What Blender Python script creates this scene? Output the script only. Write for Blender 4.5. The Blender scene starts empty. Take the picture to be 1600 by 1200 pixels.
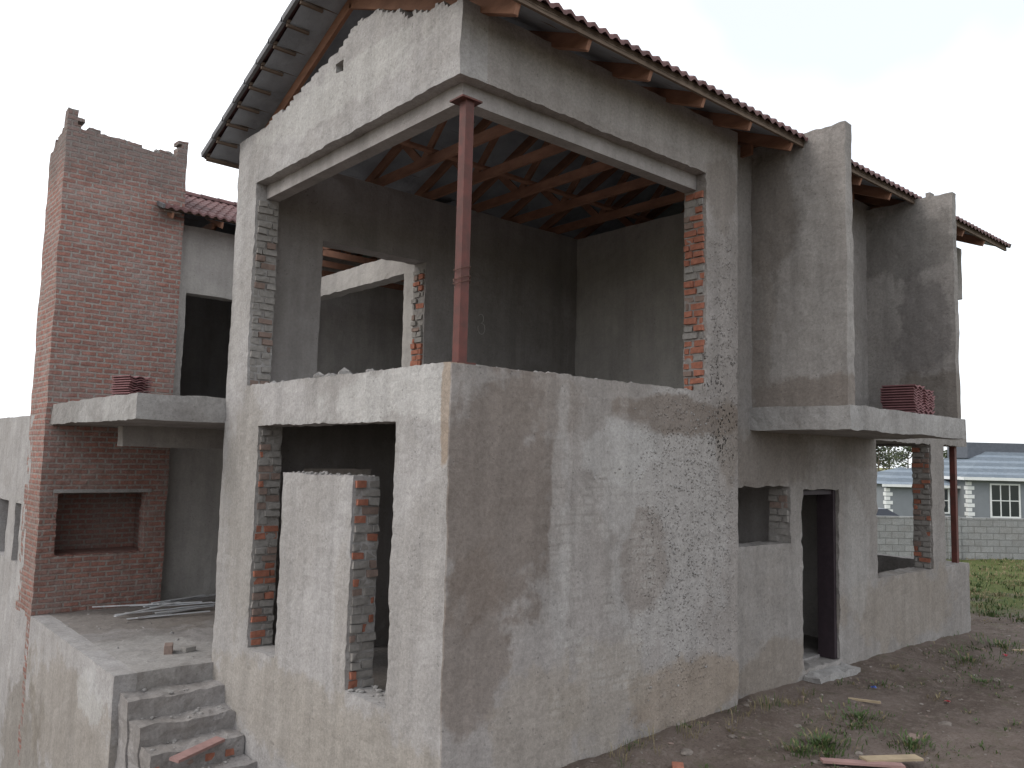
import bpy, bmesh, math, random
from mathutils import Vector, Matrix, noise
random.seed(7)
scene = bpy.context.scene
COL = scene.collection

# ------------------------------------------------------------------ helpers
def empty(name):
    e = bpy.data.objects.new(name, None); COL.objects.link(e); return e

def add_obj(name, verts, faces, mats, parent=None, midx=None, smooth=False):
    me = bpy.data.meshes.new(name)
    me.from_pydata([tuple(v) for v in verts], [], faces)
    if not isinstance(mats, (list, tuple)): mats = [mats]
    for m in mats: me.materials.append(m)
    if midx: me.polygons.foreach_set('material_index', midx)
    if smooth: me.polygons.foreach_set('use_smooth', [True]*len(me.polygons))
    me.update()
    o = bpy.data.objects.new(name, me); COL.objects.link(o)
    if parent: o.parent = parent
    return o

class MB:
    def __init__(s): s.v=[]; s.f=[]; s.m=[]
    def quad(s, pts, mi=0):
        b=len(s.v); s.v+= [tuple(p) for p in pts]; s.f.append(tuple(range(b,b+len(pts)))); s.m.append(mi)
    def box(s, a, b, mi=0, jit=0.0):
        x0,y0,z0=a; x1,y1,z1=b; n=len(s.v)
        P=[(x0,y0,z0),(x1,y0,z0),(x1,y1,z0),(x0,y1,z0),(x0,y0,z1),(x1,y0,z1),(x1,y1,z1),(x0,y1,z1)]
        if jit: P=[(p[0]+random.uniform(-jit,jit),p[1]+random.uniform(-jit,jit),p[2]+random.uniform(-jit,jit)) for p in P]
        s.v+=P
        for f in [(0,3,2,1),(4,5,6,7),(0,1,5,4),(1,2,6,5),(2,3,7,6),(3,0,4,7)]:
            s.f.append(tuple(n+i for i in f)); s.m.append(mi)
    def obox(s, M, size, mi=0):
        n=len(s.v); hx,hy,hz=[q/2 for q in size]
        for p in [(-hx,-hy,-hz),(hx,-hy,-hz),(hx,hy,-hz),(-hx,hy,-hz),(-hx,-hy,hz),(hx,-hy,hz),(hx,hy,hz),(-hx,hy,hz)]:
            s.v.append(tuple(M@Vector(p)))
        for f in [(0,3,2,1),(4,5,6,7),(0,1,5,4),(1,2,6,5),(2,3,7,6),(3,0,4,7)]:
            s.f.append(tuple(n+i for i in f)); s.m.append(mi)
    def beam(s, p1, p2, w, h, mi=0):
        p1=Vector(p1); p2=Vector(p2); d=p2-p1; L=d.length; d.normalize()
        up=Vector((0,0,1))
        if abs(d.z)>.95: up=Vector((1,0,0))
        side=up.cross(d).normalized(); u=d.cross(side).normalized()
        M=Matrix((( d.x,side.x,u.x,(p1.x+p2.x)/2),(d.y,side.y,u.y,(p1.y+p2.y)/2),(d.z,side.z,u.z,(p1.z+p2.z)/2),(0,0,0,1)))
        s.obox(M,(L,w,h),mi)
    def tube(s, pts, r, n=6, mi=0):
        rings=[]
        for i,p in enumerate(pts):
            p=Vector(p)
            d=(Vector(pts[min(i+1,len(pts)-1)])-Vector(pts[max(i-1,0)])).normalized()
            a=Vector((0,0,1)) if abs(d.z)<.9 else Vector((1,0,0))
            s1=a.cross(d).normalized(); s2=d.cross(s1)
            rr = r[i] if isinstance(r,(list,tuple)) else r
            b=len(s.v)
            for k in range(n):
                t=2*math.pi*k/n
                s.v.append(tuple(p+s1*math.cos(t)*rr+s2*math.sin(t)*rr))
            rings.append(b)
        for i in range(len(rings)-1):
            for k in range(n):
                s.f.append((rings[i]+k,rings[i]+(k+1)%n,rings[i+1]+(k+1)%n,rings[i+1]+k)); s.m.append(mi)
    def obj(s, name, mats, parent=None, smooth=False):
        return add_obj(name, s.v, s.f, mats, parent, s.m, smooth)

# ------------------------------------------------------------------ node helpers
class NT:
    def __init__(s, name):
        s.mat=bpy.data.materials.new(name); s.mat.use_nodes=True
        s.t=s.mat.node_tree; s.n=s.t.nodes; s.l=s.t.links
        s.b=s.n['Principled BSDF']
        s.tc=s.n.new('ShaderNodeTexCoord')
        s.obj=s.tc.outputs['Object']
    def lk(s,a,b): s.l.new(a,b)
    def setin(s,sock,v):
        if hasattr(v,'is_linked') or hasattr(v,'links'): s.l.new(v,sock)
        else:
            if isinstance(v,(tuple,list)) and len(v)==3 and sock.type=='RGBA': v=(*v,1)
            sock.default_value=v
    def noise(s, scale, detail=4, rough=.55, vec=None, dist=0):
        n=s.n.new('ShaderNodeTexNoise'); n.inputs['Scale'].default_value=scale
        n.inputs['Detail'].default_value=min(detail,5); n.inputs['Roughness'].default_value=rough
        n.inputs['Distortion'].default_value=dist
        s.lk(vec or s.obj, n.inputs['Vector']); return n.outputs['Fac']
    def mr(s, v, a,b,c=0.0,d=1.0, smooth=True):
        n=s.n.new('ShaderNodeMapRange'); 
        if smooth: n.interpolation_type='SMOOTHSTEP'
        s.setin(n.inputs[0],v); 
        for i,q in enumerate((a,b,c,d)): n.inputs[i+1].default_value=q
        return n.outputs[0]
    def math(s, op, a, b=None):
        n=s.n.new('ShaderNodeMath'); n.operation=op; s.setin(n.inputs[0],a)
        if b is not None: s.setin(n.inputs[1],b)
        return n.outputs[0]
    def vm(s, op, a, b):
        n=s.n.new('ShaderNodeVectorMath'); n.operation=op; s.setin(n.inputs[0],a)
        s.setin(n.inputs[1],b); return n
    def mix(s, f, a, b, mode='MIX'):
        n=s.n.new('ShaderNodeMix'); n.data_type='RGBA'; n.blend_type=mode
        s.setin(n.inputs[0],f); s.setin(n.inputs[6],a); s.setin(n.inputs[7],b); return n.outputs[2]
    def scalevec(s, v3, vec=None):
        return s.vm('MULTIPLY', vec or s.obj, v3).outputs[0]
    def sep(s, v):
        n=s.n.new('ShaderNodeSeparateXYZ'); s.lk(v,n.inputs[0]); return n.outputs
    def grey(s, f):
        cm=s.n.new('ShaderNodeCombineColor')
        for i in range(3): s.lk(f,cm.inputs[i])
        return cm.outputs[0]
    def bump(s, h, strength=.4, dist=.01, prev=None):
        n=s.n.new('ShaderNodeBump'); n.inputs['Strength'].default_value=strength; n.inputs['Distance'].default_value=dist
        s.setin(n.inputs['Height'],h)
        if prev: s.lk(prev,n.inputs['Normal'])
        return n.outputs[0]
    def done(s, col, rough=.9, normal=None, spec=.2, metal=0):
        s.setin(s.b.inputs['Base Color'],col); s.setin(s.b.inputs['Roughness'],rough)
        s.b.inputs['Specular IOR Level'].default_value=spec; s.b.inputs['Metallic'].default_value=metal
        if normal: s.lk(normal,s.b.inputs['Normal'])
        return s.mat

def plaster(name, c1, c2, blobs=(), rough=(), ghost=None, spots=.0, speck=1.0):
    """cement plaster: c1 base, c2 second tone; blobs = damp/stain patches (c, r, colour, strength)"""
    s=NT(name)
    T=lambda c: (c[0]*1.02,c[1]*1.04,c[2]*1.12)
    c1=T(c1); c2=T(c2)
    big=s.mr(s.noise(.8,5,.62,dist=.3),.38,.62)
    col=s.mix(big,c1,c2)
    med=s.mr(s.noise(3.1,5,.7),.35,.7)
    col=s.mix(s.math('MULTIPLY',med,.4),col,tuple(q*.7 for q in c1))
    edge=s.noise(1.9,5,.68)
    def bl(c,r,soft=.16):
        d=s.vm('SUBTRACT',s.obj,c).outputs[0]
        d=s.scalevec(tuple(1/q for q in r),d)
        L=s.vm('LENGTH',d,(0,0,0)).outputs['Value']
        L=s.math('ADD',L,s.math('MULTIPLY',s.math('SUBTRACT',edge,.5),2.1))
        return s.mr(L,1.0+soft,1.0-soft)
    for c,r,cc,st in blobs:
        col=s.mix(s.math('MULTIPLY',bl(c,r),st),col,(cc[0]*1.05,cc[1]*1.06,cc[2]*1.1))
    if ghost:
        c,r,cc,st=ghost
        xyz=s.sep(s.obj); cmb=s.n.new('ShaderNodeCombineXYZ'); s.lk(xyz[0],cmb.inputs[0])
        wz=s.math('ADD',xyz[2],s.math('MULTIPLY',s.math('SUBTRACT',s.noise(3,2),.5),.06)); s.lk(wz,cmb.inputs[1])
        bt=s.n.new('ShaderNodeTexBrick'); s.lk(cmb.outputs[0],bt.inputs['Vector'])
        bt.inputs['Scale'].default_value=1; bt.inputs['Brick Width'].default_value=.23; bt.inputs['Row Height'].default_value=.086
        bt.inputs['Mortar Size'].default_value=.022; bt.inputs['Mortar Smooth'].default_value=1
        bf=s.math('SUBTRACT',1.0,bt.outputs['Fac'])
        bf=s.math('MULTIPLY',bf,s.mr(s.noise(2.6,5,.7),.44,.62))
        col=s.mix(s.math('MULTIPLY',s.math('MULTIPLY',bl(c,r,.4),bf),st),col,cc)
    st=s.mr(s.noise(1,4,.6,vec=s.scalevec((5,5,.5))),.3,.75,1.05,.86)
    sp=s.noise(28,5,.85)
    fine=s.mr(sp,.3,.7,1-.27*speck,1+.2*speck,False)
    col=s.mix(1.0,col,s.grey(s.math('MULTIPLY',st,fine)),'MULTIPLY')
    vo=s.n.new('ShaderNodeTexVoronoi'); vo.inputs['Scale'].default_value=17; s.lk(s.obj,vo.inputs['Vector'])
    pit=s.math('MULTIPLY',s.mr(vo.outputs['Distance'],.2,.1),s.mr(s.noise(3.3,3),.48,.6))
    col=s.mix(s.math('MULTIPLY',pit,.5),col,tuple(q*.4 for q in c1))
    h=s.math('ADD',s.math('MULTIPLY',sp,1.0),s.math('MULTIPLY',s.noise(6,2),1.2))
    h=s.math('SUBTRACT',h,s.math('MULTIPLY',pit,.5))
    nrm=s.bump(h,.6,.014)
    for c,r in rough:
        m=bl(c,r,.6)
        v2=s.n.new('ShaderNodeTexVoronoi'); v2.inputs['Scale'].default_value=26
        wv=s.vm('ADD',s.obj,s.scalevec((.03,.03,.03),s.grey(s.noise(20,2)))).outputs[0]
        s.lk(wv,v2.inputs['Vector'])
        blob=s.math('MULTIPLY',s.mr(v2.outputs['Distance'],.5,.12),s.mr(s.noise(9,4,.7),.42,.6))
        hh=s.math('MULTIPLY',blob,m)
        nrm=s.bump(hh,1.0,.02,nrm)
        col=s.mix(s.math('MULTIPLY',hh,.22),col,tuple(min(1,q*1.25) for q in c1))
        col=s.mix(s.math('MULTIPLY',s.math('MULTIPLY',s.mr(s.noise(12,4,.8),.52,.62),m),.3),col,tuple(q*.6 for q in c1))
    return s.done(col,.92,nrm,.15)

def brickmat(name, ca, cb, mort, w=.235, h=.085, ms=.012, smear=.5, smc=(.3,.27,.25), stain=1.0, topdark=None):
    s=NT(name)
    g=s.n.new('ShaderNodeNewGeometry')
    ab=s.n.new('ShaderNodeVectorMath'); ab.operation='ABSOLUTE'; s.lk(g.outputs['True Normal'],ab.inputs[0])
    nn=s.sep(ab.outputs[0]); p=s.sep(s.obj)
    u=s.math('ADD',s.math('MULTIPLY',p[0],s.math('GREATER_THAN',nn[1],.6)),s.math('MULTIPLY',p[1],s.math('GREATER_THAN',nn[0],.6)))
    wob=s.math('MULTIPLY',s.math('SUBTRACT',s.noise(4,3),.5),.035)
    cmb=s.n.new('ShaderNodeCombineXYZ'); s.lk(s.math('ADD',u,wob),cmb.inputs[0]); s.lk(s.math('ADD',p[2],wob),cmb.inputs[1])
    bt=s.n.new('ShaderNodeTexBrick'); s.lk(cmb.outputs[0],bt.inputs['Vector'])
    for k,v in (('Scale',1),('Brick Width',w),('Row Height',h),('Mortar Size',ms),('Mortar Smooth',.3),('Bias',-.1)): bt.inputs[k].default_value=v
    bt.inputs['Color1'].default_value=(*ca,1); bt.inputs['Color2'].default_value=(*cb,1); bt.inputs['Mortar'].default_value=(*mort,1)
    col=bt.outputs['Color']
    v=s.mr(s.noise(6,5,.75),.35,.65)
    col=s.mix(s.math('MULTIPLY',v,.4),col,tuple(q*.55 for q in ca))
    sm=s.math('MULTIPLY',s.mr(s.noise(2.2,5,.75),.42,.66),smear)
    col=s.mix(sm,col,smc)
    if topdark:
        z0,z1,tc=topdark
        col=s.mix(s.math('MULTIPLY',s.mr(s.math('ADD',p[2],s.noise(1.5,4,.6)),z0,z1),.65),col,tc)
        col=s.mix(s.math('MULTIPLY',s.mr(s.math('ADD',p[2],s.noise(2,4,.6)),.4,-.3),.25),col,(.14,.08,.06))
    fn=s.mr(s.noise(30,3,.8),.25,.75,.72,1.22,False)
    col=s.mix(1.0,col,s.grey(fn),'MULTIPLY')
    hh=s.math('ADD',s.math('MULTIPLY',s.math('SUBTRACT',1.0,bt.outputs['Fac']),1.0),s.math('MULTIPLY',s.noise(22,4,.7),.9))
    return s.done(col,.92,s.bump(hh,.9,.014),.12)

def simple(name, col, rough=.8, var=.3, scale=8, bump=.3, bd=.004, metal=0, spec=.3, stretch=(1,1,1), col2=None):
    s=NT(name)
    v=s.scalevec(stretch)
    f=s.mr(s.noise(scale,5,.65,vec=v),.3,.7)
    c=s.mix(s.math('MULTIPLY',f,1.0 if col2 else var),col,col2 or tuple(q*.35 for q in col))
    n=s.bump(s.noise(scale*5,3,.6,vec=v),bump,bd) if bump>0 else None
    return s.done(c,rough,n,spec,metal)

# ------------------------------------------------------------------ materials
M_left = plaster('plaster_left',(.40,.375,.34),(.34,.315,.28),
    blobs=[((0,.5,.55),(.5,1.6,.28),(.48,.465,.435),.55),((0,3.9,-.6),(.5,.6,1.3),(.28,.255,.22),.5),
           ((0,.03,.40),(.3,.09,.55),(.25,.17,.10),.6),((0,2.2,-2.7),(.5,2.6,.45),(.28,.245,.195),.5),
           ((0,2.3,3.8),(.4,1.6,.25),(.45,.435,.40),.5),((0,1.6,-1.6),(.3,.15,.9),(.27,.24,.2),.3),
           ((-1.1,6.5,-3.6),(.5,2.2,.8),(.27,.235,.19),.55),((-1.1,5.5,-2.95),(.5,.5,.3),(.46,.45,.425),.5),
           ((-1.1,8.9,-4.6),(.5,1.2,1.2),(.2,.175,.14),.6)])
M_right = plaster('plaster_right',(.335,.303,.267),(.285,.255,.221),
    blobs=[((2.9,0,-.6),(1.0,.5,1.5),(.38,.36,.335),.5),
           ((.58,0,-.30),(.72,.5,1.05),(.175,.142,.118),.75),((.28,0,-1.55),(.38,.5,.75),(.185,.15,.124),.65),
           ((1.0,0,.45),(.6,.5,.3),(.215,.182,.155),.55),
           ((2.5,0,-.95),(.36,.5,.5),(.225,.192,.165),.65),((3.1,0,.50),(1.1,.5,.20),(.17,.135,.108),.75),
           ((3.95,0,.2),(.2,.5,.5),(.20,.168,.138),.55),
           ((2.1,0,.1),(.55,.5,.32),(.42,.405,.38),.45),
           ((3.3,0,-2.4),(1.1,.5,.34),(.25,.19,.13),.55),((3.85,0,3.15),(.28,.5,.5),(.2,.172,.145),.6),
           ((1.1,0,-2.3),(.6,.5,.5),(.31,.268,.22),.55),((1.28,0,-.6),(.12,.5,1.2),(.39,.37,.345),.4),
           ((1.9,0,-2.2),(.6,.5,.5),(.30,.262,.215),.5),((2.0,0,3.6),(2.2,.5,.2),(.37,.345,.315),.4)],
    rough=[((3.3,0,-.7),(.8,.5,1.7)),((3.9,0,1.6),(.3,.5,1.2))],
    ghost=((2.1,0,-1.0),(.95,.5,1.5),(.44,.42,.395),.42))
M_rear = plaster('plaster_recess',(.31,.284,.25),(.26,.234,.202),
    blobs=[((5.2,.2,.1),(1.2,.6,.4),(.18,.152,.127),.6),((8.8,.2,-2.1),(1.8,.6,.55),(.25,.21,.165),.5),((5.2,.2,-2.5),(.8,.6,.3),(.2,.16,.12),.5),
           ((7.4,.2,-1.2),(.35,.6,1.0),(.36,.345,.32),.4),((7.6,.2,.25),(.8,.6,.25),(.2,.174,.148),.5)])
M_fin = plaster('plaster_fin',(.325,.297,.26),(.275,.248,.215),
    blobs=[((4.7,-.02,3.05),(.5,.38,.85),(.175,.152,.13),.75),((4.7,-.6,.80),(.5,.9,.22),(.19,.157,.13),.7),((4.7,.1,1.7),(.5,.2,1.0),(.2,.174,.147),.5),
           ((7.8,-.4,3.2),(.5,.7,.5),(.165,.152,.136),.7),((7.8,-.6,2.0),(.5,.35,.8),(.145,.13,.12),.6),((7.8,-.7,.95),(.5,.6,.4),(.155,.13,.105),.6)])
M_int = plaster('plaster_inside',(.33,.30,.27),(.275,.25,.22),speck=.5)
M_intl = plaster('plaster_inside_pale',(.44,.41,.36),(.38,.35,.31),speck=.5)  # paler variant; on some faces it stands in for light
M_conc = plaster('concrete_slab',(.36,.34,.305),(.27,.25,.222))
M_floor = plaster('concrete_floor',(.33,.305,.275),(.245,.22,.19),blobs=[((-.5,5.5,-2.5),(.9,1,.5),(.38,.36,.33),.6),((.3,8,-2.5),(1.5,1.2,.5),(.2,.172,.145),.6)])
M_brick = brickmat('chimney_brick',(.37,.18,.145),(.285,.155,.135),(.33,.30,.275),ms=.018,smear=.5,smc=(.31,.27,.25),topdark=(4.6,5.3,(.17,.15,.14)))
M_br = [simple('brick_red',(.40,.165,.11),.9,.5,20,.5),simple('brick_grey',(.31,.29,.27),.95,.4,20,.5),simple('brick_brown',(.27,.20,.17),.95,.4,20,.5)]
M_block = brickmat('concrete_block',(.36,.36,.355),(.29,.29,.285),(.22,.22,.215),w=.41,h=.2,ms=.014,smear=.3,smc=(.22,.2,.18))
M_tile = simple('roof_tile_terracotta',(.165,.085,.082),.7,.6,3,.3,spec=.3)
M_verge= simple('verge_mortar_grey',(.17,.17,.178),.8,.4,5,.3)
M_wood = simple('roof_timber',(.31,.16,.105),.8,.5,3,.3,stretch=(3,1,3))
M_woodp = simple('pale_timber',(.42,.33,.22),.8,.4,4,.3)
M_under = simple('roof_underlay',(.32,.345,.38),.6,.55,1.6,.7,.03,spec=.3)
M_batten= simple('batten_timber',(.17,.125,.095),.85,.4,6)
M_steel = simple('oxide_painted_steel',(.135,.042,.034),.6,.5,7,.25,col2=(.08,.034,.028))
M_frame = simple('dark_door_frame_and_hole_shade',(.04,.028,.034),.6,.4,12)
M_zinc = simple('galvanised_channel',(.6,.61,.63),.5,.2,8,.1,metal=.4)
M_chalk = simple('chalk',(.5,.48,.455),.9,.2,30)
M_wire = simple('tie_wire',(.12,.06,.045),.6)
M_stone = simple('stone',(.24,.205,.18),.95,.6,9,.6,.02)

house = empty('unfinished_brick_house')

# ------------------------------------------------------------------ wall builder
def lines(a,b,keys,cell):
    k=sorted(set([a,b]+[q for q in keys if a<q<b])); out=[k[0]]
    for i in range(len(k)-1):
        n=max(1,math.ceil((k[i+1]-k[i])/cell-1e-6))
        for j in range(1,n+1): out.append(k[i]+(k[i+1]-k[i])*j/n)
    return out
def wob(p, amp):
    p=Vector(p)
    return p + noise.noise_vector(p*2.2)*amp*1.1 + noise.noise_vector(p*9.0)*amp*.85
def wall(name, axis, pos, thick, u0,u1,z0,z1, mat, openings=(), cell=.1, pred=None, amp=.010, zc=None, chip=.013):
    us=lines(u0,u1,[q for o in openings for q in o[:2]],cell)
    zs=lines(z0,z1,[q for o in openings for q in o[2:4]],zc or cell)
    nw=max(1,round(thick/.1)); ws=[pos+thick*k/nw for k in range(nw+1)]
    nu,nz=len(us)-1,len(zs)-1
    def fil(i,j):
        if i<0 or j<0 or i>=nu or j>=nz: return False
        u=(us[i]+us[i+1])/2; z=(zs[j]+zs[j+1])/2
        for o in openings:
            if o[0]<u<o[1] and o[2]<z<o[3]: return False
        return pred(u,z) if pred else True
    F=[[fil(i,j) for j in range(nz)] for i in range(nu)]
    g=lambda i,j: 0<=i<nu and 0<=j<nz and F[i][j]
    V={};vv=[];ff=[]
    def vid(i,j,k):
        key=(i,j,k)
        if key not in V:
            p=(ws[k],us[i],zs[j]) if axis=='x' else (us[i],ws[k],zs[j])
            q=wob(p,amp)
            # chipped arrises: extra irregularity where the masonry stops inside the wall outline
            if 0<i<nu and 0<j<nz and not (g(i-1,j-1) and g(i,j-1) and g(i-1,j) and g(i,j)):
                q+=noise.noise_vector(Vector(p)*23.0)*chip
            V[key]=len(vv); vv.append(q)
        return V[key]
    fl = axis=='x'
    def q(a,b,c,d): ff.append((a,b,c,d) if not fl else (d,c,b,a))
    for i in range(nu):
        for j in range(nz):
            if not F[i][j]: continue
            q(vid(i,j,0),vid(i+1,j,0),vid(i+1,j+1,0),vid(i,j+1,0))
            q(vid(i,j+1,nw),vid(i+1,j+1,nw),vid(i+1,j,nw),vid(i,j,nw))
            for k in range(nw):
                if not g(i-1,j): q(vid(i,j,k),vid(i,j+1,k),vid(i,j+1,k+1),vid(i,j,k+1))
                if not g(i+1,j): q(vid(i+1,j,k),vid(i+1,j,k+1),vid(i+1,j+1,k+1),vid(i+1,j+1,k))
                if not g(i,j-1): q(vid(i,j,k),vid(i,j,k+1),vid(i+1,j,k+1),vid(i+1,j,k))
                if not g(i,j+1): q(vid(i,j+1,k),vid(i+1,j+1,k),vid(i+1,j+1,k+1),vid(i,j+1,k+1))
    return add_obj(name,vv,ff,mat,house)
def slab(name,x0,x1,y0,y1,z0,z1,mat,cell=.12,amp=.008,parent=None):
    o=wall(name,'y',y0,y1-y0,x0,x1,z0,z1,mat,cell=cell,amp=amp); return o

# gable wall ragged top
prof=[(0,3.92),(.25,3.97),(.8,4.10),(1.2,4.30),(1.64,4.42),(1.9,4.38),(2.14,4.28),(2.6,4.2),(3.0,4.10),(3.31,4.03),(3.9,3.95),(4.65,3.92)]
def ptop(u):
    for a,b in zip(prof,prof[1:]):
        if a[0]<=u<=b[0]: return a[1]+(b[1]-a[1])*(u-a[0])/(b[0]-a[0])
    return 3.92
def gpred(u,z):
    if z<3.93: return True
    if 2.05<u<2.2 and 4.02<z<4.14: return False
    return z < ptop(u)+noise.noise(Vector((u*4,z*3,1)))*.08
wall('left_gable_wall','x',0,.3,0,4.65,-5.0,3.27,M_left,
     openings=[(0,4.07,.78,3.3),(.8,1.5,-2.2,.3),(1.49,2.98,-.22,.3),(2.97,3.67,-2.2,.3)],cell=.06)
wall('left_gable_top','x',0,.3,0,4.65,3.27,4.6,M_left,cell=.045,pred=gpred,zc=.04,amp=.012)
wall('right_wall','y',0,.3,.3,4.15,-3.3,3.92,M_right,openings=[(.29,3.53,.78,3.27)],cell=.06)
wall('right_wall_render_panel','y',-.018,.02,.0,1.43,-3.3,.77,M_right,cell=.08,amp=.010)
mb=MB()
mb.box((.13,.13,3.10),(.29,4.06,3.30)); mb.box((.29,.13,3.10),(3.52,.29,3.30))
o=mb.obj('beam_soffit_lip',M_int,house)
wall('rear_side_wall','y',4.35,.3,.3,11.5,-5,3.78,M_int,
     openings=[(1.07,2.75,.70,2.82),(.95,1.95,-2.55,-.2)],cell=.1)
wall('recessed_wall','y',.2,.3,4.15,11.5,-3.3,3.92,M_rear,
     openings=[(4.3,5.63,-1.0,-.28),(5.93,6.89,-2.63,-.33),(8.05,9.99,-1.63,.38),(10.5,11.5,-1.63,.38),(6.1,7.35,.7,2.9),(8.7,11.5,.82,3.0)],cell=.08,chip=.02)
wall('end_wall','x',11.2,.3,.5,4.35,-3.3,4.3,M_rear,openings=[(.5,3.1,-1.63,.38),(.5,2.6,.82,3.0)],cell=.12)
wall('partition','x',5.9,.2,.5,4.35,.68,3.78,M_intl,cell=.12)  # lit face: brightness from the left put into the paler plaster
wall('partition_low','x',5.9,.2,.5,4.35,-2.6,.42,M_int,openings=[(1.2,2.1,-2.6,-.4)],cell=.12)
wall('partition_b','x',7.85,.2,.5,4.35,-2.6,.42,M_intl,cell=.12)  # paler plaster stands in for light missing behind the door
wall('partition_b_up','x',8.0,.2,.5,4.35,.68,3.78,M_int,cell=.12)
slab('first_floor_slab',.3,11.2,.46,4.35,.42,.68,M_conc,cell=.3)
slab('ground_floor',.3,11.2,.46,4.35,-2.9,-2.6,M_floor,cell=.3)
wall('lower_hall_wall','x',2.9,.15,2.2,4.35,-2.6,.42,M_intl,cell=.12)
# fins + balcony slab on the right side
wall('balcony_side_wall','x',4.76,.16,-1.02,.2,.66,4.0,M_fin,cell=.06,pred=lambda u,z: z<3.93+.03*(u<-.9)+noise.noise(Vector((u*5,1,0)))*.03)
wall('balcony_side_wall_far','x',7.83,.13,-1.02,.2,.66,3.95,M_fin,cell=.06,pred=lambda u,z: z<3.84+noise.noise(Vector((u*5,7,0)))*.05)
wall('balcony_slab','y',-1.06,1.26,4.72,8.02,.40,.67,M_conc,cell=.09,amp=.016)
# left balcony slab, beam, patio
wall('rear_balcony_slab','x',-1.05,3.85,4.66,8.8,.34,.655,M_conc,cell=.1,amp=.014)
wall('rear_balcony_beam','y',7.75,.25,-.3,2.8,.03,.34,M_intl,cell=.1)  # paler plaster: light on this beam is put into its colour
wall('patio_base_wall','x',-1.13,.25,4.6,9.6,-7.5,-2.55,M_left,cell=.1)
wall('patio_floor','y',4.6,4.5,-.88,2.8,-2.85,-2.548,M_floor,cell=.12)
wall('patio_front_wall','y',4.6,.2,-.88,0,-6,-2.85,M_left,cell=.12)
wall('rear_wing_low_wall','x',-1.13,.3,9.6,24,-7.5,.5,M_left,openings=[(10.05,10.5,-1.9,-.95),(11.1,11.9,-1.9,-.95),(13,14,-1.9,-.9)],cell=.14)
# wing walls
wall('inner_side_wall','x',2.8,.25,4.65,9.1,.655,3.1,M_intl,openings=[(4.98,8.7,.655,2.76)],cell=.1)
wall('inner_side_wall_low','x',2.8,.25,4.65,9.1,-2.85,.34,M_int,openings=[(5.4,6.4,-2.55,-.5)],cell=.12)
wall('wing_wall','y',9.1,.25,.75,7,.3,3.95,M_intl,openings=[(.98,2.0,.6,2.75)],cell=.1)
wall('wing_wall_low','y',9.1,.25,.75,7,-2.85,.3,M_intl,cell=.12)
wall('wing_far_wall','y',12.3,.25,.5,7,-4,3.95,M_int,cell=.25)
wall('wing_end_wall','x',7,.25,4.65,12.3,-4,3.9,M_int,cell=.25)
wall('wing_room_side','x',.5,.2,9.9,12.3,.3,3.9,M_int,cell=.2)
slab('wing_floor_slab',3.05,7,4.65,9.1,.42,.66,M_conc,cell=.4)
slab('wing_floor_slab_b',.5,7,9.36,12.3,.32,.6,M_conc,cell=.4)

# chimney / braai, broken unfinished top
def tooth(u,z,a,b,base,top):
    k=math.floor(z/.085); sh=(.055 if k%2 else -.03)+.05*noise.noise(Vector((k*3.3,base,1)))
    t=(z-base)/(top-base)
    return a-abs(sh)*(a<-1)+ (.0) <= u <= b and z<base or (a+sh*.5+t*.06*(a>0) <= u <= b+sh-.10*t and z<top)
def chp(u,z):
    top=5.06+.08*(noise.noise(Vector((math.floor(u/.16)*1.7,0,0)))) -.04*(u+.2)
    if z<top: return True
    return (u<-.84 and tooth(u,z,-1.2,-.88,5.0,5.36)) or (u>.5 and tooth(u,z,.56,.9,5.0,5.30))
wall('chimney_front','y',8.8,.22,-1.13,.76,-7.5,5.5,M_brick,openings=[(-.88,.42,-1.67,-.71)],cell=.06,pred=chp,amp=.014)
wall('chimney_left','x',-1.13,.22,9.02,9.7,-2.6,5.3,M_brick,cell=.06,amp=.014,pred=lambda u,z:z<5.12-.25*(u-9.02)+noise.noise(Vector((u*6,3,0)))*.1)
wall('chimney_right','x',.54,.22,9.02,9.7,-2.6,5.15,M_brick,cell=.085,amp=.012,pred=lambda u,z:z<5.05+noise.noise(Vector((u*6,9,0)))*.1)
wall('chimney_back','y',9.7,.2,-1.13,.76,-2.6,4.9,M_brick,cell=.12,amp=.012)
mb=MB(); mb.box((-.95,8.78,-.71),(.5,8.98,-.655)); mb.obj('fireplace_lintel',M_conc,house)
mb=MB(); mb.box((-.9,9.02,-1.75),(.5,9.6,-1.67)); mb.obj('fireplace_hearth',M_brick,house)

# steps
ys=[4.6,4.22,3.89,3.57,3.25,2.93,2.62]; z=-2.55
for i in range(len(ys)-1):
    z-=.2
    wall('step_%d'%(i+1),'y',ys[i+1],ys[i]-ys[i+1],-1.06+.02*i,-.003,-6,z,M_floor,cell=.07,amp=.026)
rb=MB()
for i in (2,3):
    zz=-2.55-.2*(i+1)
    for k in range(9):
        if random.random()<.25: continue
        rb.box((-1.0+k*.11,ys[i+1]-.008,zz-.17),(-.905+k*.11,ys[i+1]+.05,zz-.10),random.choice([0,2,2]),.006)
rb.obj('step_riser_bricks',M_br,house)

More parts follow.
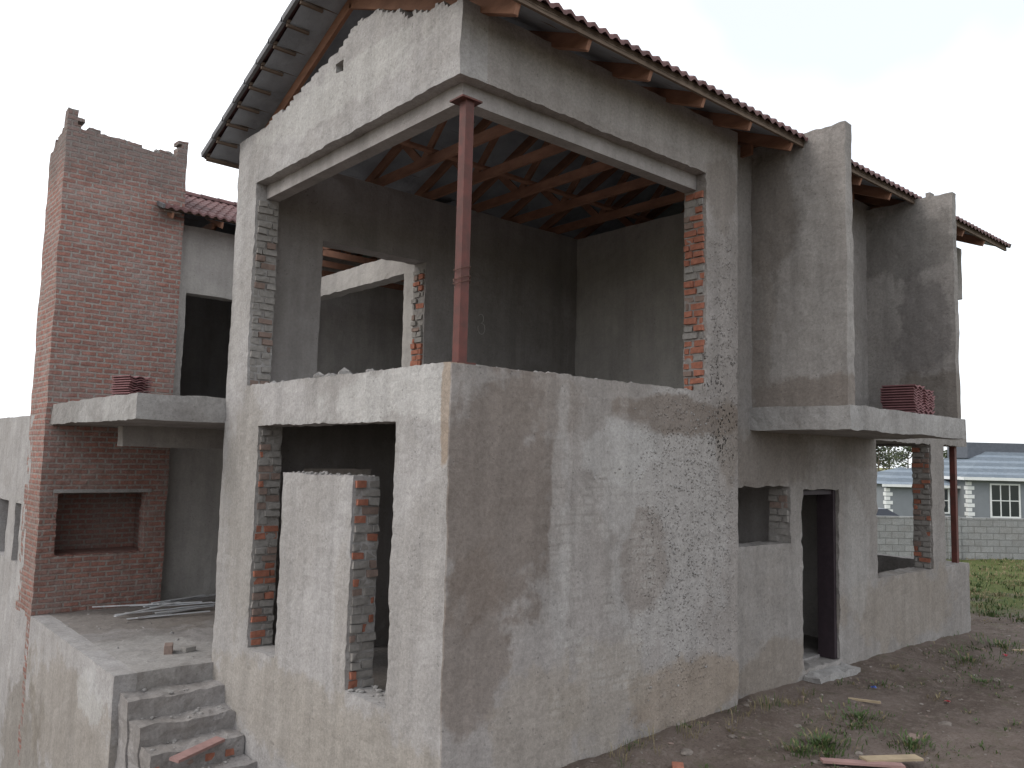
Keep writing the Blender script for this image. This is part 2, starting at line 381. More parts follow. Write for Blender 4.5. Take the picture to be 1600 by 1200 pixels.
# ------------------------------------------------------------------ jamb bricks
jb=MB()
def jamb(axis,pos,w0,w1,z0,z1,pred_red,mid=.5):
    z=z0+.01; k=0; W=w1-w0
    while z+.06<z1:
        if k%2==0: segs=[(.02,.47),(.51,.97)]
        else: segs=[(.02,.68),(.72,.97)]
        if random.random()<.5: segs=[(1-b,1-a) for a,b in segs]
        for a,b in segs:
            a=w0+a*W+random.uniform(0,.025); b=w0+b*W+random.uniform(-.02,.006)
            dp=random.uniform(.002,.038); 
            mi=0 if random.random()<pred_red(z) else random.choice([1,1,1,2])
            h=.066+random.uniform(-.01,.006)
            if axis=='y': jb.box((a,pos-dp,z),(b,pos+.04,z+h),mi,.006)
            else: jb.box((pos-dp,a,z),(pos+.04,b,z+h),mi,.006)
        z+=.085; k+=1
jamb('y',4.07,0.015,.30,.78,3.12,lambda z:.03)
jamb('x',3.53,0.015,.30,.78,3.12,lambda z:.68)
jamb('y',3.67,0.015,.30,-2.2,.3,lambda z:.3 if z<-.8 else .08)
jamb('y',1.5,0.015,.30,-2.2,-.22,lambda z:.35)
jamb('x',2.75,4.36,4.65,.7,2.8,lambda z:.8 if z<1.7 else .1)
jamb('x',5.63,.21,.5,-1.0,-.28,lambda z:.03)
jamb('x',9.99,.21,.5,-1.63,.38,lambda z:.35)
jb.obj('jamb_bricks',M_br,house)

lm=MB()
def lump(c,r):
    n=len(lm.v); me=bmesh.new(); bmesh.ops.create_icosphere(me,subdivisions=1,radius=1)
    sx,sy,sz=[r*random.uniform(.6,1.4) for _ in range(3)]
    sd=random.random()*50
    for v in me.verts:
        k=1+.35*noise.noise(v.co*1.5+Vector((sd,0,0)))
        lm.v.append((c[0]+v.co.x*sx*k,c[1]+v.co.y*sy*k,c[2]+v.co.z*sz*k*.7))
    for f in me.faces: lm.f.append(tuple(n+v.index for v in f.verts)); lm.m.append(0)
    me.free()
for i in range(60): lump((random.uniform(.03,.27),random.uniform(.9,4.0),.785),random.uniform(.012,.04))
for i in range(60): lump((random.uniform(.3,3.5),random.uniform(.03,.27),.78),random.uniform(.01,.03))
for i in range(30): lump((random.uniform(.03,.27),random.uniform(1.55,2.95),-.215),random.uniform(.012,.03))
for i in range(14): lump((random.uniform(.03,.27),random.uniform(.82,1.48),-2.19),random.uniform(.012,.04))
for i in range(8): lump((.15,random.uniform(2.0,2.6),.80),random.uniform(.04,.08))
for i in range(30): lump((random.uniform(-1.0,.6),random.uniform(8.85,8.98),random.choice([5.04,5.07])),random.uniform(.03,.07))
for i in range(80):
    st=random.randrange(0,5); lump((random.uniform(-1.0,-.03),random.uniform(ys[st+1]+.03,ys[st]),-2.75-.2*st+.003),random.uniform(.006,.03))
for i in range(60): lump((random.uniform(-1.0,1.2),random.uniform(4.7,8.7),-2.545),random.uniform(.006,.022))
for i in range(8): lump((4.16+random.random()*.1,.1+.08*random.random(),.48+random.random()*.03),.04)
# thrown mortar splashes on the right-hand part of the wall
for i in range(420):
    x=random.gauss(3.35,.55); z=random.gauss(-.5,1.0)
    if not(1.9<x<4.12 and -2.5<z<.74): continue
    r=random.uniform(.006,.017); n=len(lm.v)
    lump((x,-.004,z),r)
    for q in range(n,len(lm.v)):
        a=lm.v[q]; lm.v[q]=(a[0],-.004+(a[1]+.004)*.6,a[2])
lm.obj('mortar_crumbs',M_conc,house)

# ------------------------------------------------------------------ roofs
K=.43
def roof_pair(name,x0,x1,ye0,yr,ye1,zr0,parent,lap=.30,side=(0,1),period=.15):
    tl=MB(); bt=MB(); un=MB(); vg=MB()
    nx=int((x1-x0)/.03)
    sides=[(ye0,yr,1),(ye1,yr,-1)]
    for si in side:
        ye,yy,sg=sides[si]
        L=abs(yy-ye); n=round(L/lap); stp=L/n
        def top(d,off): return zr0+K*d+off
        m=int((x1-x0)/.22)
        for i in range(m):
            for j in range(10):
                pts=[]
                for a,b in ((i,j),(i+1,j),(i+1,j+1),(i,j+1)):
                    d=L*b/10; x=x0+.03+(x1-x0-.06)*a/m
                    sag=-.012*abs(math.sin(x*3.65))+.012*noise.noise(Vector((x*3,d*3,0)))
                    pts.append((x,ye+sg*d,top(d,.012+sag)))
                un.quad(pts if sg>0 else pts[::-1])
        for j in range(n+1):
            d=min(L-.03,j*stp+.03)
            bt.beam((x0,ye+sg*d,top(d,.034)),(x1,ye+sg*d,top(d,.034)),.04,.038)
            bt.beam((x0+.0,ye+sg*d,top(d,-.012)),(x0+.27,ye+sg*d,top(d,-.012)),.035,.03)
        for j in range(n):
            d0=j*stp-(.05 if j==0 else .03); d1=(j+1)*stp
            row=[]
            for i in range(nx+1):
                x=x0-.02+(x1-x0+.04)*i/nx
                ph=(x/period)%1.0
                w=.022*math.cos(2*math.pi*ph)
                jt=.004*noise.noise(Vector((math.floor(x/.3)*1.7,j*3.1,5)))*2.6
                row.append((x,w,jt))
            b=len(tl.v)
            for x,w,jt in row:
                tl.v.append((x,ye+sg*(d0+jt*2),top(d0,.075+w+jt-.018)))
                tl.v.append((x,ye+sg*(d0+jt*2),top(d0,.095+w+jt)))
                tl.v.append((x,ye+sg*d1,top(d1,.075+w)))
            for i in range(nx):
                a=b+3*i
                q1=(a,a+3,a+4,a+1); q2=(a+1,a+4,a+5,a+2)
                if sg<0: q1=q1[::-1]; q2=q2[::-1]
                tl.f+= [q1,q2]; tl.m+=[0,0]
            for xe in (x0-.025,x1+.025):
                vg.beam((xe,ye+sg*(d0),top(d0,.075)),(xe,ye+sg*d1,top(d1,.055)),.04,.07)
    xx=x0-.03
    zc=zr0+K*abs(yr-ye0)+.09
    while xx<x1:
        pts=[]
        for e,rr in ((0,.125),(.36,.11)):
            pts.append([(xx+e,yr+math.cos(t)*rr,zc+math.sin(t)*rr*.8-.03) for t in [math.pi*q/8 for q in range(9)]])
        b=len(tl.v)
        for p in pts: tl.v+=p
        for q in range(8): tl.f.append((b+q,b+q+1,b+9+q+1,b+9+q)); tl.m.append(0)
        xx+=.34
    tl.obj(name+'_tiles',M_tile,parent,False); bt.obj(name+'_battens',M_batten,parent); un.obj(name+'_underlay',M_under,parent); vg.obj(name+'_verge',M_verge,parent)
XR=[.22+.865*k for k in range(13)]
Y0,YR,Y1,ZE=-.52,2.31,5.14,3.80
roof_pair('main_roof',-.25,11.55,Y0,YR,Y1,ZE,house)
tr=MB()
def rt(y): return ZE+K*(y-Y0) if y<YR else ZE+K*(Y1-y)
for k,x in enumerate(XR):
    if x>11.2: break
    for (ya,yb) in ((Y0+.04,YR),(Y1-.04,YR)):
        tr.beam((x,ya,rt(ya)-.07),(x,yb,rt(yb)-.07),.045,.135)
    tr.beam((x+.05,Y0+.1,rt(Y0+.1)-.075),(x+.05,.5,rt(.5)-.075),.045,.12)
    if k>0 :
        xo=x+.0
        tr.beam((xo,.05,3.84),(xo,4.6,3.84),.045,.13)
        zb=3.86
        for a,b in ((1.2,.75),(1.2,2.2),(3.42,2.4),(3.42,3.87)):
            tr.beam((xo+.03,a,zb),(xo+.03,b,rt(b)-.08),.036,.11)
for y,z in ((1.5,3.93),(3.1,3.93)): tr.beam((.4,y,z),(11,y,z),.1,.036)
tr.beam((1.0,.5,4.1),(3.6,2.2,4.75),.1,.03); tr.beam((3.4,2.3,4.8),(5.8,.7,4.15),.1,.03)
tr.obj('roof_trusses',M_wood,house)
fb=MB(); fb.beam((-.25,Y0+.02,ZE-.005),(11.55,Y0+.02,ZE-.005),.03,.05)
fb.beam((-.25,Y1-.02,ZE-.005),(11.55,Y1-.02,ZE-.005),.03,.05); fb.obj('eave_boards',M_batten,house)
hs=MB(); hs.beam((1.2,1.4,3.86),(1.2,1.4,3.3),.03,.05); hs.beam((1.2,1.34,3.55),(1.2,1.46,3.75),.03,.05); hs.obj('hanging_timber_offcut',M_conc,house)
# wing roof
roof_pair('wing_roof',.35,7.3,8.55,10.65,12.75,3.98,house)
wt=MB()
for k in range(9):
    x=.5+.85*k
    if x>7.2: break
    for ya,yb in ((8.58,10.65),(12.7,10.65)):
        za=3.98+K*abs(ya-(8.55 if ya<10 else 12.75)); zb=3.98+K*2.1
        wt.beam((x,ya,za-.06),(x,yb,zb-.06),.04,.115)
    wt.beam((x,9.0,4.02),(x,12.4,4.02),.04,.11)
for k in range(6):
    y=5.0+.75*k
    wt.beam((2.3,y,3.42),(5.0,y,4.55),.04,.115); wt.beam((2.6,y,3.45),(7,y,3.45),.04,.11)
    wt.beam((5.0,y,4.55),(7.3,y,3.6),.04,.115)
wt.obj('wing_roof_timbers',M_wood,house)
mu=MB(); mu.quad([(2.9,4.7,3.74),(2.9,8.9,3.74),(5.0,8.9,4.62),(5.0,4.7,4.62)]); mu.quad([(5.0,4.7,4.62),(5.0,8.9,4.62),(7.3,8.9,3.68),(7.3,4.7,3.68)])
mu.obj('middle_roof_underlay',M_under,house)

# ------------------------------------------------------------------ steel posts
sp=MB()
sp.box((.115,.055,.78),(.205,.145,3.09)); sp.box((.05,.02,3.085),(.27,.21,3.10)); sp.box((.06,.0,.775),(.26,.2,.79))
sp.obj('steel_corner_post',M_steel,house)
sp=MB(); sp.box((11.24,.3,-1.63),(11.33,.39,3.0)); sp.obj('steel_corner_post_far',M_steel,house)
wr=MB()
for zz in (1.48,1.52,1.60): wr.tube([(.16+.075*math.cos(t),.1+.075*math.sin(t),zz+.02*math.sin(t*1.5)) for t in [i*.6 for i in range(12)]],.004,5)
wr.tube([(.10,.04,1.5),(.0,.0,1.47),(-.02,-.02,1.44)],.004,5)
wr.obj('tie_wire',M_wire,house)
df=MB()
df.box((5.94,.26,-2.62),(5.985,.40,-.34)); df.box((6.82,.24,-2.62),(6.885,.48,-.34)); df.box((5.985,.26,-.40),(6.82,.40,-.34))
df.obj('door_frame',M_frame,house)
wall('door_step','y',-.05,.25,5.9,6.92,-2.95,-2.68,M_conc,cell=.07,amp=.03)
ck=MB()
pts=[]
for i in range(9):
    t=math.radians(150-i*30); pts.append((3.80+.055*math.cos(t),4.338,2.12+.07*math.sin(t)))
for i in range(1,11):
    t=math.radians(80-i*28); pts.append((3.815+.07*math.cos(t),4.338,1.97+.09*math.sin(t)))
ck.tube(pts,.005,5); ck.obj('chalk_number_3',M_chalk,house)
hb=MB(); hb.box((5.885,1.55,1.05),(5.905,1.66,1.2),0,.012); hb.obj('hole_shade_patch',M_frame,house)  # dark box proud of the wall, standing in for shade inside a hole

# ------------------------------------------------------------------ loose things
def tile_stack(name,cx,cy,z,n,ang,L=.42,nst=2):
    m=MB(); R=Matrix.Translation((cx,cy,z))@Matrix.Rotation(ang,4,'Z')
    for s in range(nst):
        for k in range(n-s):
            zz=.012+k*.034; ox=random.uniform(-.014,.014)+ (s-(nst-1)/2)*.36; oy=random.uniform(-.02,.02)
            N=16; b=len(m.v)
            for i in range(N+1):
                u=-.17+.34*i/N; w=.013*math.cos(4*math.pi*i/N)
                for y,dz in ((-L/2,0),(L/2,0),(L/2,.015),(-L/2,.015)):
                    m.v.append(tuple(R@Vector((u+ox,y+oy,zz+w+dz))))
            for i in range(N):
                for q in range(4):
                    m.f.append((b+4*i+q,b+4*i+4+q,b+4*i+4+(q+1)%4,b+4*i+(q+1)%4)); m.m.append(0)
            m.f+= [(b,b+1,b+2,b+3),(b+4*N,b+4*N+3,b+4*N+2,b+4*N+1)]; m.m+=[0,0]
    return m.obj(name,M_tst)
M_tst=simple('stacked_tile',(.25,.12,.125),.75,.4,6)
tile_stack('roof_tile_stack',7.0,-.72,.675,11,.06,nst=2)
tile_stack('roof_tile_stack',-.5,6.8,.665,10,.3,nst=1)

ms=MB()
for i in range(12):
    a=random.uniform(-.5,.5); cx=.55+random.uniform(-.45,.45); cy=7.85+random.uniform(-.35,.45); L=random.uniform(.8,1.6)
    zz=-2.53+.012*i
    p1=(cx-math.cos(a)*L/2,cy-math.sin(a)*L/2,zz); p2=(cx+math.cos(a)*L/2,cy+math.sin(a)*L/2,zz+random.uniform(-.01,.04))
    ms.beam(p1,p2,.05,.012)
ms.obj('metal_channels_pile',M_zinc)
def brick(x,y,z,a,mi=0,s=(.22,.105,.07)):
    m=MB(); m.obox(Matrix.Translation((x,y,z+s[2]/2))@Matrix.Rotation(a,4,'Z'),s,0); o=m.obj('loose_brick',M_br[mi])
    bv=o.modifiers.new('b','BEVEL'); bv.width=.006; bv.segments=2
brick(-.28,5.35,-2.55,1.2,2,(.2,.1,.11)); brick(-.05,5.3,-2.55,.3,1,(.16,.105,.06))

# ------------------------------------------------------------------ ground
def sm(a,b,x):
    t=max(0,min(1,(x-a)/(b-a))); return t*t*(3-2*t)
def gh(x,y):
    S=1-sm(0,3.2,x)
    h=-2.8-min(5.0,.29*max(0,y-.4))*S
    r=math.hypot(x,y)
    near=1-sm(25,60,r)
    h+=near*(.05*noise.noise(Vector((x*.7,y*.7,0)))+.03*noise.noise(Vector((x*2.3,y*2.3,3)))+.014*noise.noise(Vector((x*7,y*7,5)))+.009*noise.noise(Vector((x*17,y*17,5))))
    h+=.06*sm(3,6,x)*(1-sm(9,12,x))*sm(-1.2,0,y)
    h+=sm(60,400,r)*2.0*noise.noise(Vector((x*.006,y*.006,9)))
    h+=.10*math.exp(-((y+.15)/.35)**2)*sm(.3,2.5,x)*(1-sm(4.2,5,x))
    return h
def gl(lo,hi,near0,near1,st):
    a=[]; x=near0
    while x<=near1: a.append(x); x+=st
    s=st
    while x<hi: s*=1.28; x+=s; a.append(x)
    x=near0; s=st
    while x>lo: s*=1.28; x-=s; a.insert(0,x)
    return a
gx=gl(-900,1200,-5,17,.07); gy=gl(-900,1200,-5,3,.07)
v=[(x,y,gh(x,y)) for x in gx for y in gy]; n=len(gy)
f=[(i*n+j,(i+1)*n+j,(i+1)*n+j+1,i*n+j+1) for i in range(len(gx)-1) for j in range(n-1)]
s=NT('ground_soil')
p=s.sep(s.obj)
c=s.mix(s.mr(s.noise(.9,5,.65),.35,.65),(.185,.148,.128),(.12,.093,.078))
c=s.mix(s.math('MULTIPLY',s.mr(s.noise(9,5,.75),.45,.7),.6),c,(.25,.21,.185))
c=s.mix(s.math('MULTIPLY',s.mr(s.noise(40,4,.7),.48,.68),.5),c,(.065,.05,.042))
c=s.mix(s.math('MULTIPLY',s.mr(s.noise(2.2,5,.8),.53,.68),.4),c,(.095,.10,.05))
gm=s.mr(s.math('ADD',s.math('MULTIPLY',p[0],.1),s.math('MULTIPLY',s.noise(.7,5,.7),1.6)),2.15,2.55)
c=s.mix(gm,c,s.mix(s.noise(6,5,.7),(.07,.10,.03),(.15,.155,.065)))
dist=s.vm('LENGTH',s.obj,(0,0,0)).outputs['Value']
c=s.mix(s.mr(dist,38,60),c,s.mix(s.mr(s.noise(.05,5,.6),.4,.6),(.28,.25,.12),(.17,.19,.075)))
h=s.math('ADD',s.noise(18,5,.8),s.math('MULTIPLY',s.noise(60,3,.7),.4))
gmat=s.done(c,.97,s.bump(h,.9,.035),.08)
add_obj('ground',v,f,gmat,smooth=True)

# rubble
rm=MB(); tmpl=[]
for sd in range(6):
    me=bmesh.new(); bmesh.ops.create_icosphere(me,subdivisions=2,radius=1)
    for vv in me.verts: vv.co*=1+.5*noise.noise(vv.co*1.1+Vector((sd*9,0,0)))+.2*noise.noise(vv.co*3)
    tmpl.append(([vv.co.copy() for vv in me.verts],[tuple(q.index for q in ff.verts) for ff in me.faces])); me.free()
def rock(x,y,r,mi=0,z=None):
    V,F=random.choice(tmpl); a=random.uniform(0,6.3); ca,sa=math.cos(a),math.sin(a)
    sx,sy,sz=r*random.uniform(.7,1.3),r*random.uniform(.6,1.1),r*random.uniform(.35,.65)
    b=len(rm.v); zz=gh(x,y) if z is None else z
    for c in V:
        X,Y=c.x*sx,c.y*sy; rm.v.append((x+X*ca-Y*sa,y+X*sa+Y*ca,zz+c.z*sz+sz*.1))
    for q in F: rm.f.append(tuple(b+i for i in q)); rm.m.append(mi)
for i in range(1100):
    x=random.uniform(.2,15); y=-abs(random.gauss(0,1.6))+.1
    if y<-5: continue
    if x>4.15 and y>.1: y=.1
    if x<4.15 and y>-.08: y=-.08-random.random()*.2
    rock(x,y,random.uniform(.005,.018)*(1 if random.random()<.93 else 2.2),random.choice([0,0,0,0,1,2]))
for x,y,r in ((2.6,-.45,.06),(5.7,-1.6,.07),(4.2,-.7,.04),(3.3,-.5,.045),(8.2,-1.3,.06)): rock(x,y,r,0)
rm.obj('rubble',[M_stone,simple('pale_rubble',(.30,.265,.235),.95,.5,12,.6),M_br[2]])
brick(2.25,-.62,gh(2.25,-.62)-.01,.7,0,(.16,.105,.08))
brick(4.9,-1.6,gh(4.9,-1.6),.2,2,(.16,.1,.04))
def plank(x,y,a,L,w,mat,name,t=.022,z=.02):
    m=MB(); m.obox(Matrix.Translation((x,y,gh(x,y)+z))@Matrix.Rotation(a,4,'Z')@Matrix.Rotation(.03,4,'Y'),(L,w,t)); m.obj(name,mat)
M_pk=simple('pinkish_board',(.36,.22,.20),.8,.4,6)
plank(3.62,-1.68,-.75,.75,.09,M_pk,'timber_offcut',z=.05); plank(3.95,-1.8,-.5,.6,.12,M_woodp,'timber_offcut',z=.06)
plank(10.6,-.9,-.4,.5,.04,M_woodp,'timber_offcut'); plank(5.6,-.75,1.9,.35,.04,M_woodp,'timber_offcut')
m=MB(); m.obox(Matrix.Translation((-.6,3.4,-3.12))@Matrix.Rotation(.5,4,'Z')@Matrix.Rotation(.1,4,'X'),(.7,.12,.03)); m.obj('timber_offcut',M_pk)
for (x,y,cc,nm) in ((6.3,-.55,(.02,.06,.25),'blue_plastic_scrap'),(6.6,-1.3,(.35,.03,.04),'red_plastic_scrap'),(9.8,-.9,(.4,.03,.05),'red_plastic_scrap')):
    mm=MB(); z0=gh(x,y)+.02
    g=[[ (x+.02*i,y+.02*j,z0+.03*random.random()) for j in range(4)] for i in range(4)]
    for i in range(3):
        for j in range(3): mm.quad([g[i][j],g[i+1][j],g[i+1][j+1],g[i][j+1]])
    mm.obj(nm,simple(nm+'_m',cc,.4,.2,5))

# grass and weeds
M_gr=[simple('grass_green',(.065,.10,.03),.7,.4,3,0),simple('weed_green',(.085,.13,.045),.7,.4,3,0),simple('dry_grass',(.26,.215,.12),.8,.4,3,0)]
gr=MB()
def tuft(x,y,n,h,sp,mi,w=.008,droop=.5):
    for i in range(n):
        a=random.uniform(0,6.28); r=sp*abs(random.gauss(0,.55))
        bx,by=x+r*math.cos(a),y+r*math.sin(a); bz=gh(bx,by)-.01
        if by>-.03 and bx<4.15: by=-.03
        if by>.17 and bx<11.5: by=.17
        hh=h*random.uniform(.3,1.1); la=a+random.uniform(-.8,.8); ln=hh*droop*random.uniform(.3,1.5)
        dx,dy=math.cos(la),math.sin(la); ww=w*random.uniform(.7,1.5); px,py=-dy*ww,dx*ww
        m1=(bx+dx*ln*.35,by+dy*ln*.35,bz+hh*.65); m2=(bx+dx*ln,by+dy*ln,bz+hh*.95)
        k=mi if random.random()<.85 else 2
        gr.quad([(bx-px*.6,by-py*.6,bz),(bx+px*.6,by+py*.6,bz),(m1[0]+px,m1[1]+py,m1[2]),(m1[0]-px,m1[1]-py,m1[2])],k)
        gr.quad([(m1[0]-px,m1[1]-py,m1[2]),(m1[0]+px,m1[1]+py,m1[2]),m2],k)
for x,y,n,h,sp in ((5.05,-.95,260,.07,.42),(4.7,-1.05,80,.06,.3),(3.9,-1.15,260,.12,.32),(4.7,-1.65,220,.09,.4),(9.1,-.6,200,.09,.7),(8.0,-1.2,120,.06,.5),(6.6,-.5,60,.06,.3),(10.5,-.6,260,.10,.8),(3.6,-1.35,70,.07,.3),(3.55,-1.1,120,.1,.25)):
    tuft(x,y,n,h,sp,random.choice([0,1]),.006,.8)
for i in range(170):
    x=random.uniform(2,14); y=random.uniform(-3.6,-.1); tuft(x,y,random.randint(6,24),random.uniform(.03,.07),.14,random.choice([0,1,1,2]),.005,.9)
for i in range(40): tuft(random.uniform(1.6,5.5),-.12-random.random()*.25,10,.13,.1,random.choice([2,2,0]),.0025,.6)
for i in range(900):
    x=random.uniform(12.8,30); y=random.uniform(-4,6)
    tuft(x,y,24,random.uniform(.04,.14),.4,random.choice([0,0,1,2,2]),.010,.6)
for i in range(40):
    x=random.uniform(-2.2,-1.25); y=random.uniform(6.5,9.5)
    tuft(x,y,30,.45,.2,random.choice([0,1]),.012,.6)
gr.obj('grass',M_gr)

# ------------------------------------------------------------------ block boundary wall
bw=empty('concrete_block_wall')
A=Vector((8.0,16.5)); B=Vector((40,-7.5)); d=(B-A); L=d.length; d.normalize(); ang=math.atan2(d.y,d.x)
m=MB(); m.box((0,-.1,-3.4),(L,.1,-1.53)); m.obj('blockwork',M_block,bw)
m=MB()
for i in range(13): m.box((i*3.2-.2,-.16,-3.4),(i*3.2+.2,.16,-1.5))
m.obj('piers',M_block,bw)
bw.location=(A.x,A.y,0); bw.rotation_euler=(0,0,ang)

# ------------------------------------------------------------------ neighbour house
nh=empty('grey_bungalow')
M_nw=simple('bungalow_wall',(.22,.235,.255),.85,.15,2,.2); M_nt=brickmat('bungalow_tile',(.27,.315,.36),(.225,.265,.31),(.15,.18,.21),w=.3,h=.16,ms=.02,smear=.2,smc=(.33,.36,.39))
M_wh=simple('white_trim',(.75,.76,.76),.7,.1,3,.0); M_gl=simple('window_glass',(.03,.035,.04),.15,.2,2,.0,spec=.6)
G=-3.3; E1=-.45; E2=-.95
m=MB(); m.box((0,0,G),(14,8,E1)); m.box((-3.9,1.0,G),(0,7,E2)); m.obj('walls',M_nw,nh)
def hip(m,x0,x1,y0,y1,z,h,ov=.4,lv=None):
    x0-=ov;x1+=ov;y0-=ov;y1+=ov; r=(y1-y0)/2; ym=(y0+y1)/2
    a,b=(x0+r*.9,ym,z+h),(x1-r*.9,ym,z+h)
    if a[0]>b[0]: a=b=((x0+x1)/2,ym,z+h)
    m.quad([(x0,y0,z),(x1,y0,z),b,a]); m.quad([(x1,y1,z),(x0,y1,z),a,b]); m.quad([(x0,y1,z),(x0,y0,z),a]); m.quad([(x1,y0,z),(x1,y1,z),b])
    m.quad([(x0,y0,z-.01),(x0,y1,z-.01),(x1,y1,z-.01),(x1,y0,z-.01)])
m=MB(); hip(m,0,14,0,8,E1,1.75); hip(m,-3.9,.6,1.0,7,E2,.95,.3); m.obj('roof',M_nt,nh)
m=MB()
m.box((-.4,-.45,E1-.16),(14.4,-.41,E1+.0)); m.box((-.45,-.45,E1-.16),(-.41,8.4,E1)); m.box((-4.25,.66,E2-.14),(0,.70,E2)); 
for cx,y in ((0,-.03),(-3.9,.97)):
    for k in range(12):
        z0=G+.1+k*.23
        if z0+.2>(E1 if cx==0 else E2)-.1: break
        w=.34 if k%2 else .2
        m.box((cx-.03,y,z0),(cx+w,y+.06,z0+.19)); m.box((cx-.031,y+.06,z0),(cx+.02,y+w,z0+.19))
def win(x0,x1,z0,z1,y,nx,nz):
    m.box((x0-.08,y-.05,z0-.08),(x1+.08,y+.02,z0)); m.box((x0-.08,y-.05,z1),(x1+.08,y+.02,z1+.08)); m.box((x0-.08,y-.05,z0),(x0,y+.02,z1)); m.box((x1,y-.05,z0),(x1+.08,y+.02,z1))
    for i in range(1,nx): xx=x0+(x1-x0)*i/nx; m.box((xx-.025,y-.04,z0),(xx+.025,y+.02,z1))
    for i in range(1,nz): zz=z0+(z1-z0)*i/nz; m.box((x0,y-.035,zz-.025),(x1,y+.02,zz+.025))
win(1.25,2.7,-2.5,-.85,0,3,2); win(5.5,7,-2.4,-.85,0,3,2); win(-1.1,-.55,-2.4,-1.15,1.0,1,2); win(10,12,-2.4,-.85,0,3,2)
m.obj('trim',M_wh,nh)
m=MB()
for x0,x1,z0,z1,y in ((1.25,2.7,-2.5,-.85,-.01),(5.5,7,-2.4,-.85,-.01),(-1.1,-.55,-2.4,-1.15,.99),(10,12,-2.4,-.85,-.01)): m.box((x0,y,z0),(x1,y+.006,z1))
m.obj('window_glass',M_gl,nh)
m=MB(); m.box((1.8,3.2,.6),(14,5.4,1.5)); m.obj('parapet',simple('dark_parapet',(.12,.13,.15),.8,bump=0),nh)
nh.location=(43.4,11.7,0); nh.rotation_euler=(0,0,math.atan2(-.66,.751))

def at(px,t):
    a=(px-800)/1284; return (-4.07+(.7509*a+.6559+.0077)*t, -5.42+(-.6598*a+.7497+.005)*t)
# parked car beyond the wall (mostly hidden)
car=empty('parked_car')
M_car=simple('car_paint',(.03,.035,.05),.3,.1,3,0,spec=.5)
prof=[(-2.1,.35),(-2.1,.8),(-1.9,.92),(-1.1,1.0),(-.55,1.42),(.8,1.45),(1.5,1.05),(2.05,.95),(2.12,.4)]
m=MB(); n0=0
for x,z in prof:
    for sy in (-.82,.82): m.v.append((x,sy*(.85 if z>1.1 else 1),z))
k=len(prof)
for i in range(k):
    j=(i+1)%k; m.f.append((2*i,2*i+1,2*j+1,2*j)); m.m.append(0)
m.f.append(tuple(2*i for i in range(k))); m.m.append(0); m.f.append(tuple(2*i+1 for i in range(k-1,-1,-1))); m.m.append(0)
m.obj('body',M_car,car)
m=MB()
for x in (-1.3,1.3):
    for y in (-.84,.70):
        m.tube([(x,y,.33),(x,y+.16,.33)],.33,16)
        m.quad([(x+.33*math.cos(t),y,.33+.33*math.sin(t)) for t in [i*math.pi/8 for i in range(16)]])
m.obj('wheels',simple('tyre',(.02,.02,.02),.9),car)
m=MB(); m.quad([(-.5,-.71,1.1),(.75,-.71,1.1),(.7,-.701,1.38),(-.4,-.701,1.38)]); m.obj('side_glass',M_gl,car)
cx,cy=at(1340,32); car.location=(cx,cy,-3.05); car.rotation_euler=(0,0,-.7)

# ------------------------------------------------------------------ distant trees
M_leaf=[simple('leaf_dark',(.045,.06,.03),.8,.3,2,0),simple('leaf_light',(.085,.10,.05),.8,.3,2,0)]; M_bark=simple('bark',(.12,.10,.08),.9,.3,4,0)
dt=MB()
def tree(x,y,H,R):
    z0=gh(x,y)-.2; lean=random.uniform(-.4,.4)
    dt.tube([(x,y,z0),(x+lean*.4,y,z0+H*.4),(x+lean,y,z0+H*.8)],[H*.028,H*.02,H*.006],6,2)
    for b in range(12):
        t=random.uniform(.38,.95); a=random.uniform(0,6.28); l=R*(1.15-t)*random.uniform(.8,1.5)
        bx,by,bz=x+lean*t,y,z0+H*t; ex,ey,ez=bx+math.cos(a)*l,by+math.sin(a)*l,bz+l*.35
        dt.tube([(bx,by,bz-.2),(ex,ey,ez)],[H*.01,H*.004],4,2)
        rr=R*random.uniform(.28,.5)
        for q in range(70):
            v=Vector((random.gauss(0,1),random.gauss(0,1),random.gauss(0,.6)))*rr*.6+Vector((ex,ey,ez+.1))
            s=R*.085*random.uniform(.6,1.4); u=Vector((random.gauss(0,1),random.gauss(0,1),random.gauss(0,1))).normalized(); w=u.orthogonal().normalized()
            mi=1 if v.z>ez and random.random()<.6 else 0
            dt.quad([v-u*s,v-w*s*.7,v+u*s,v+w*s*.7],mi)
for px,t,H,R in ((1372,115,6.6,2.2),(1389,120,6.8,2.2),(1418,125,6.6,1.8),(1440,140,5,1.8),(1482,120,6.6,2.2),(1497,125,6,1.8),(1530,140,5,2),(1350,118,6.4,2.3),(1325,130,7,2.4),(1650,150,7,3),(1720,140,7,3)):
    x,y=at(px,t); tree(x,y,H,R)
dt.obj('distant_trees',M_leaf+[M_bark])

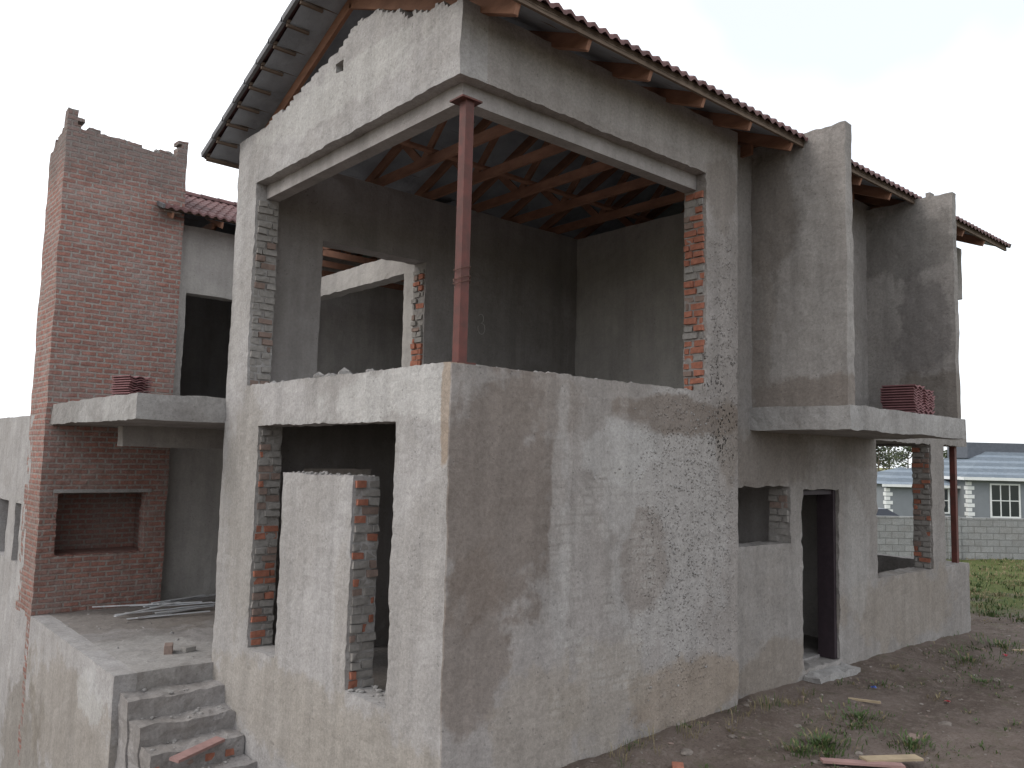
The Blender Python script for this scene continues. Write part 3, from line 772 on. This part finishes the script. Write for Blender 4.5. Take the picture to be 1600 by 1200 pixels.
# ------------------------------------------------------------------ sky / light
w=bpy.data.worlds.new('World'); scene.world=w; w.use_nodes=True
nt=w.node_tree; N=nt.nodes; Lk=nt.links
bg=N['Background']; 
sky=N.new('ShaderNodeTexSky'); sky.sky_type='NISHITA'; sky.sun_disc=False
SE=math.radians(38); az=Vector((-.93,.36))
sky.sun_elevation=SE; sky.sun_rotation=math.atan2(az.x,az.y)
sky.dust_density=3; sky.air_density=1
mul=N.new('ShaderNodeVectorMath'); mul.operation='SCALE'; mul.inputs['Scale'].default_value=.15
Lk.new(sky.outputs[0],mul.inputs[0])
tc=N.new('ShaderNodeTexCoord'); nz=N.new('ShaderNodeTexNoise'); nz.inputs['Scale'].default_value=1.6; nz.inputs['Detail'].default_value=4
Lk.new(tc.outputs['Generated'],nz.inputs['Vector'])
mr=N.new('ShaderNodeMapRange'); Lk.new(nz.outputs['Fac'],mr.inputs[0])
for i,q in enumerate((.38,.60,.55,1.0)): mr.inputs[i+1].default_value=q
mx=N.new('ShaderNodeMix'); mx.data_type='RGBA'; Lk.new(mr.outputs[0],mx.inputs[0]); Lk.new(mul.outputs[0],mx.inputs[6]); mx.inputs[7].default_value=(1.55,1.60,1.66,1)
Lk.new(mx.outputs[2],bg.inputs['Color']); bg.inputs['Strength'].default_value=1.0
sd=bpy.data.lights.new('sun','SUN'); sd.energy=.9; sd.angle=math.radians(30); sd.color=(1,.98,.95)
so=bpy.data.objects.new('sun',sd); COL.objects.link(so)
dirv=Vector((az.x*math.cos(SE),az.y*math.cos(SE),math.sin(SE)))
so.rotation_euler=dirv.to_track_quat('Z','Y').to_euler()

# ------------------------------------------------------------------ camera
cd=bpy.data.cameras.new('camera'); co=bpy.data.objects.new('camera',cd); COL.objects.link(co)
cd.sensor_width=36; cd.lens=1284/1600*36; cd.clip_end=3000; cd.clip_start=.05
R=Vector((.7509,-.6598,.0237)); U=Vector((-.0766,-.0514,.9958)); Fw=Vector((.6559,.7497,.0891))
co.matrix_world=Matrix(((R.x,U.x,-Fw.x,-4.07),(R.y,U.y,-Fw.y,-5.42),(R.z,U.z,-Fw.z,0),(0,0,0,1)))
scene.camera=co
scene.view_settings.view_transform='Standard'; scene.view_settings.look='None'; scene.view_settings.exposure=0
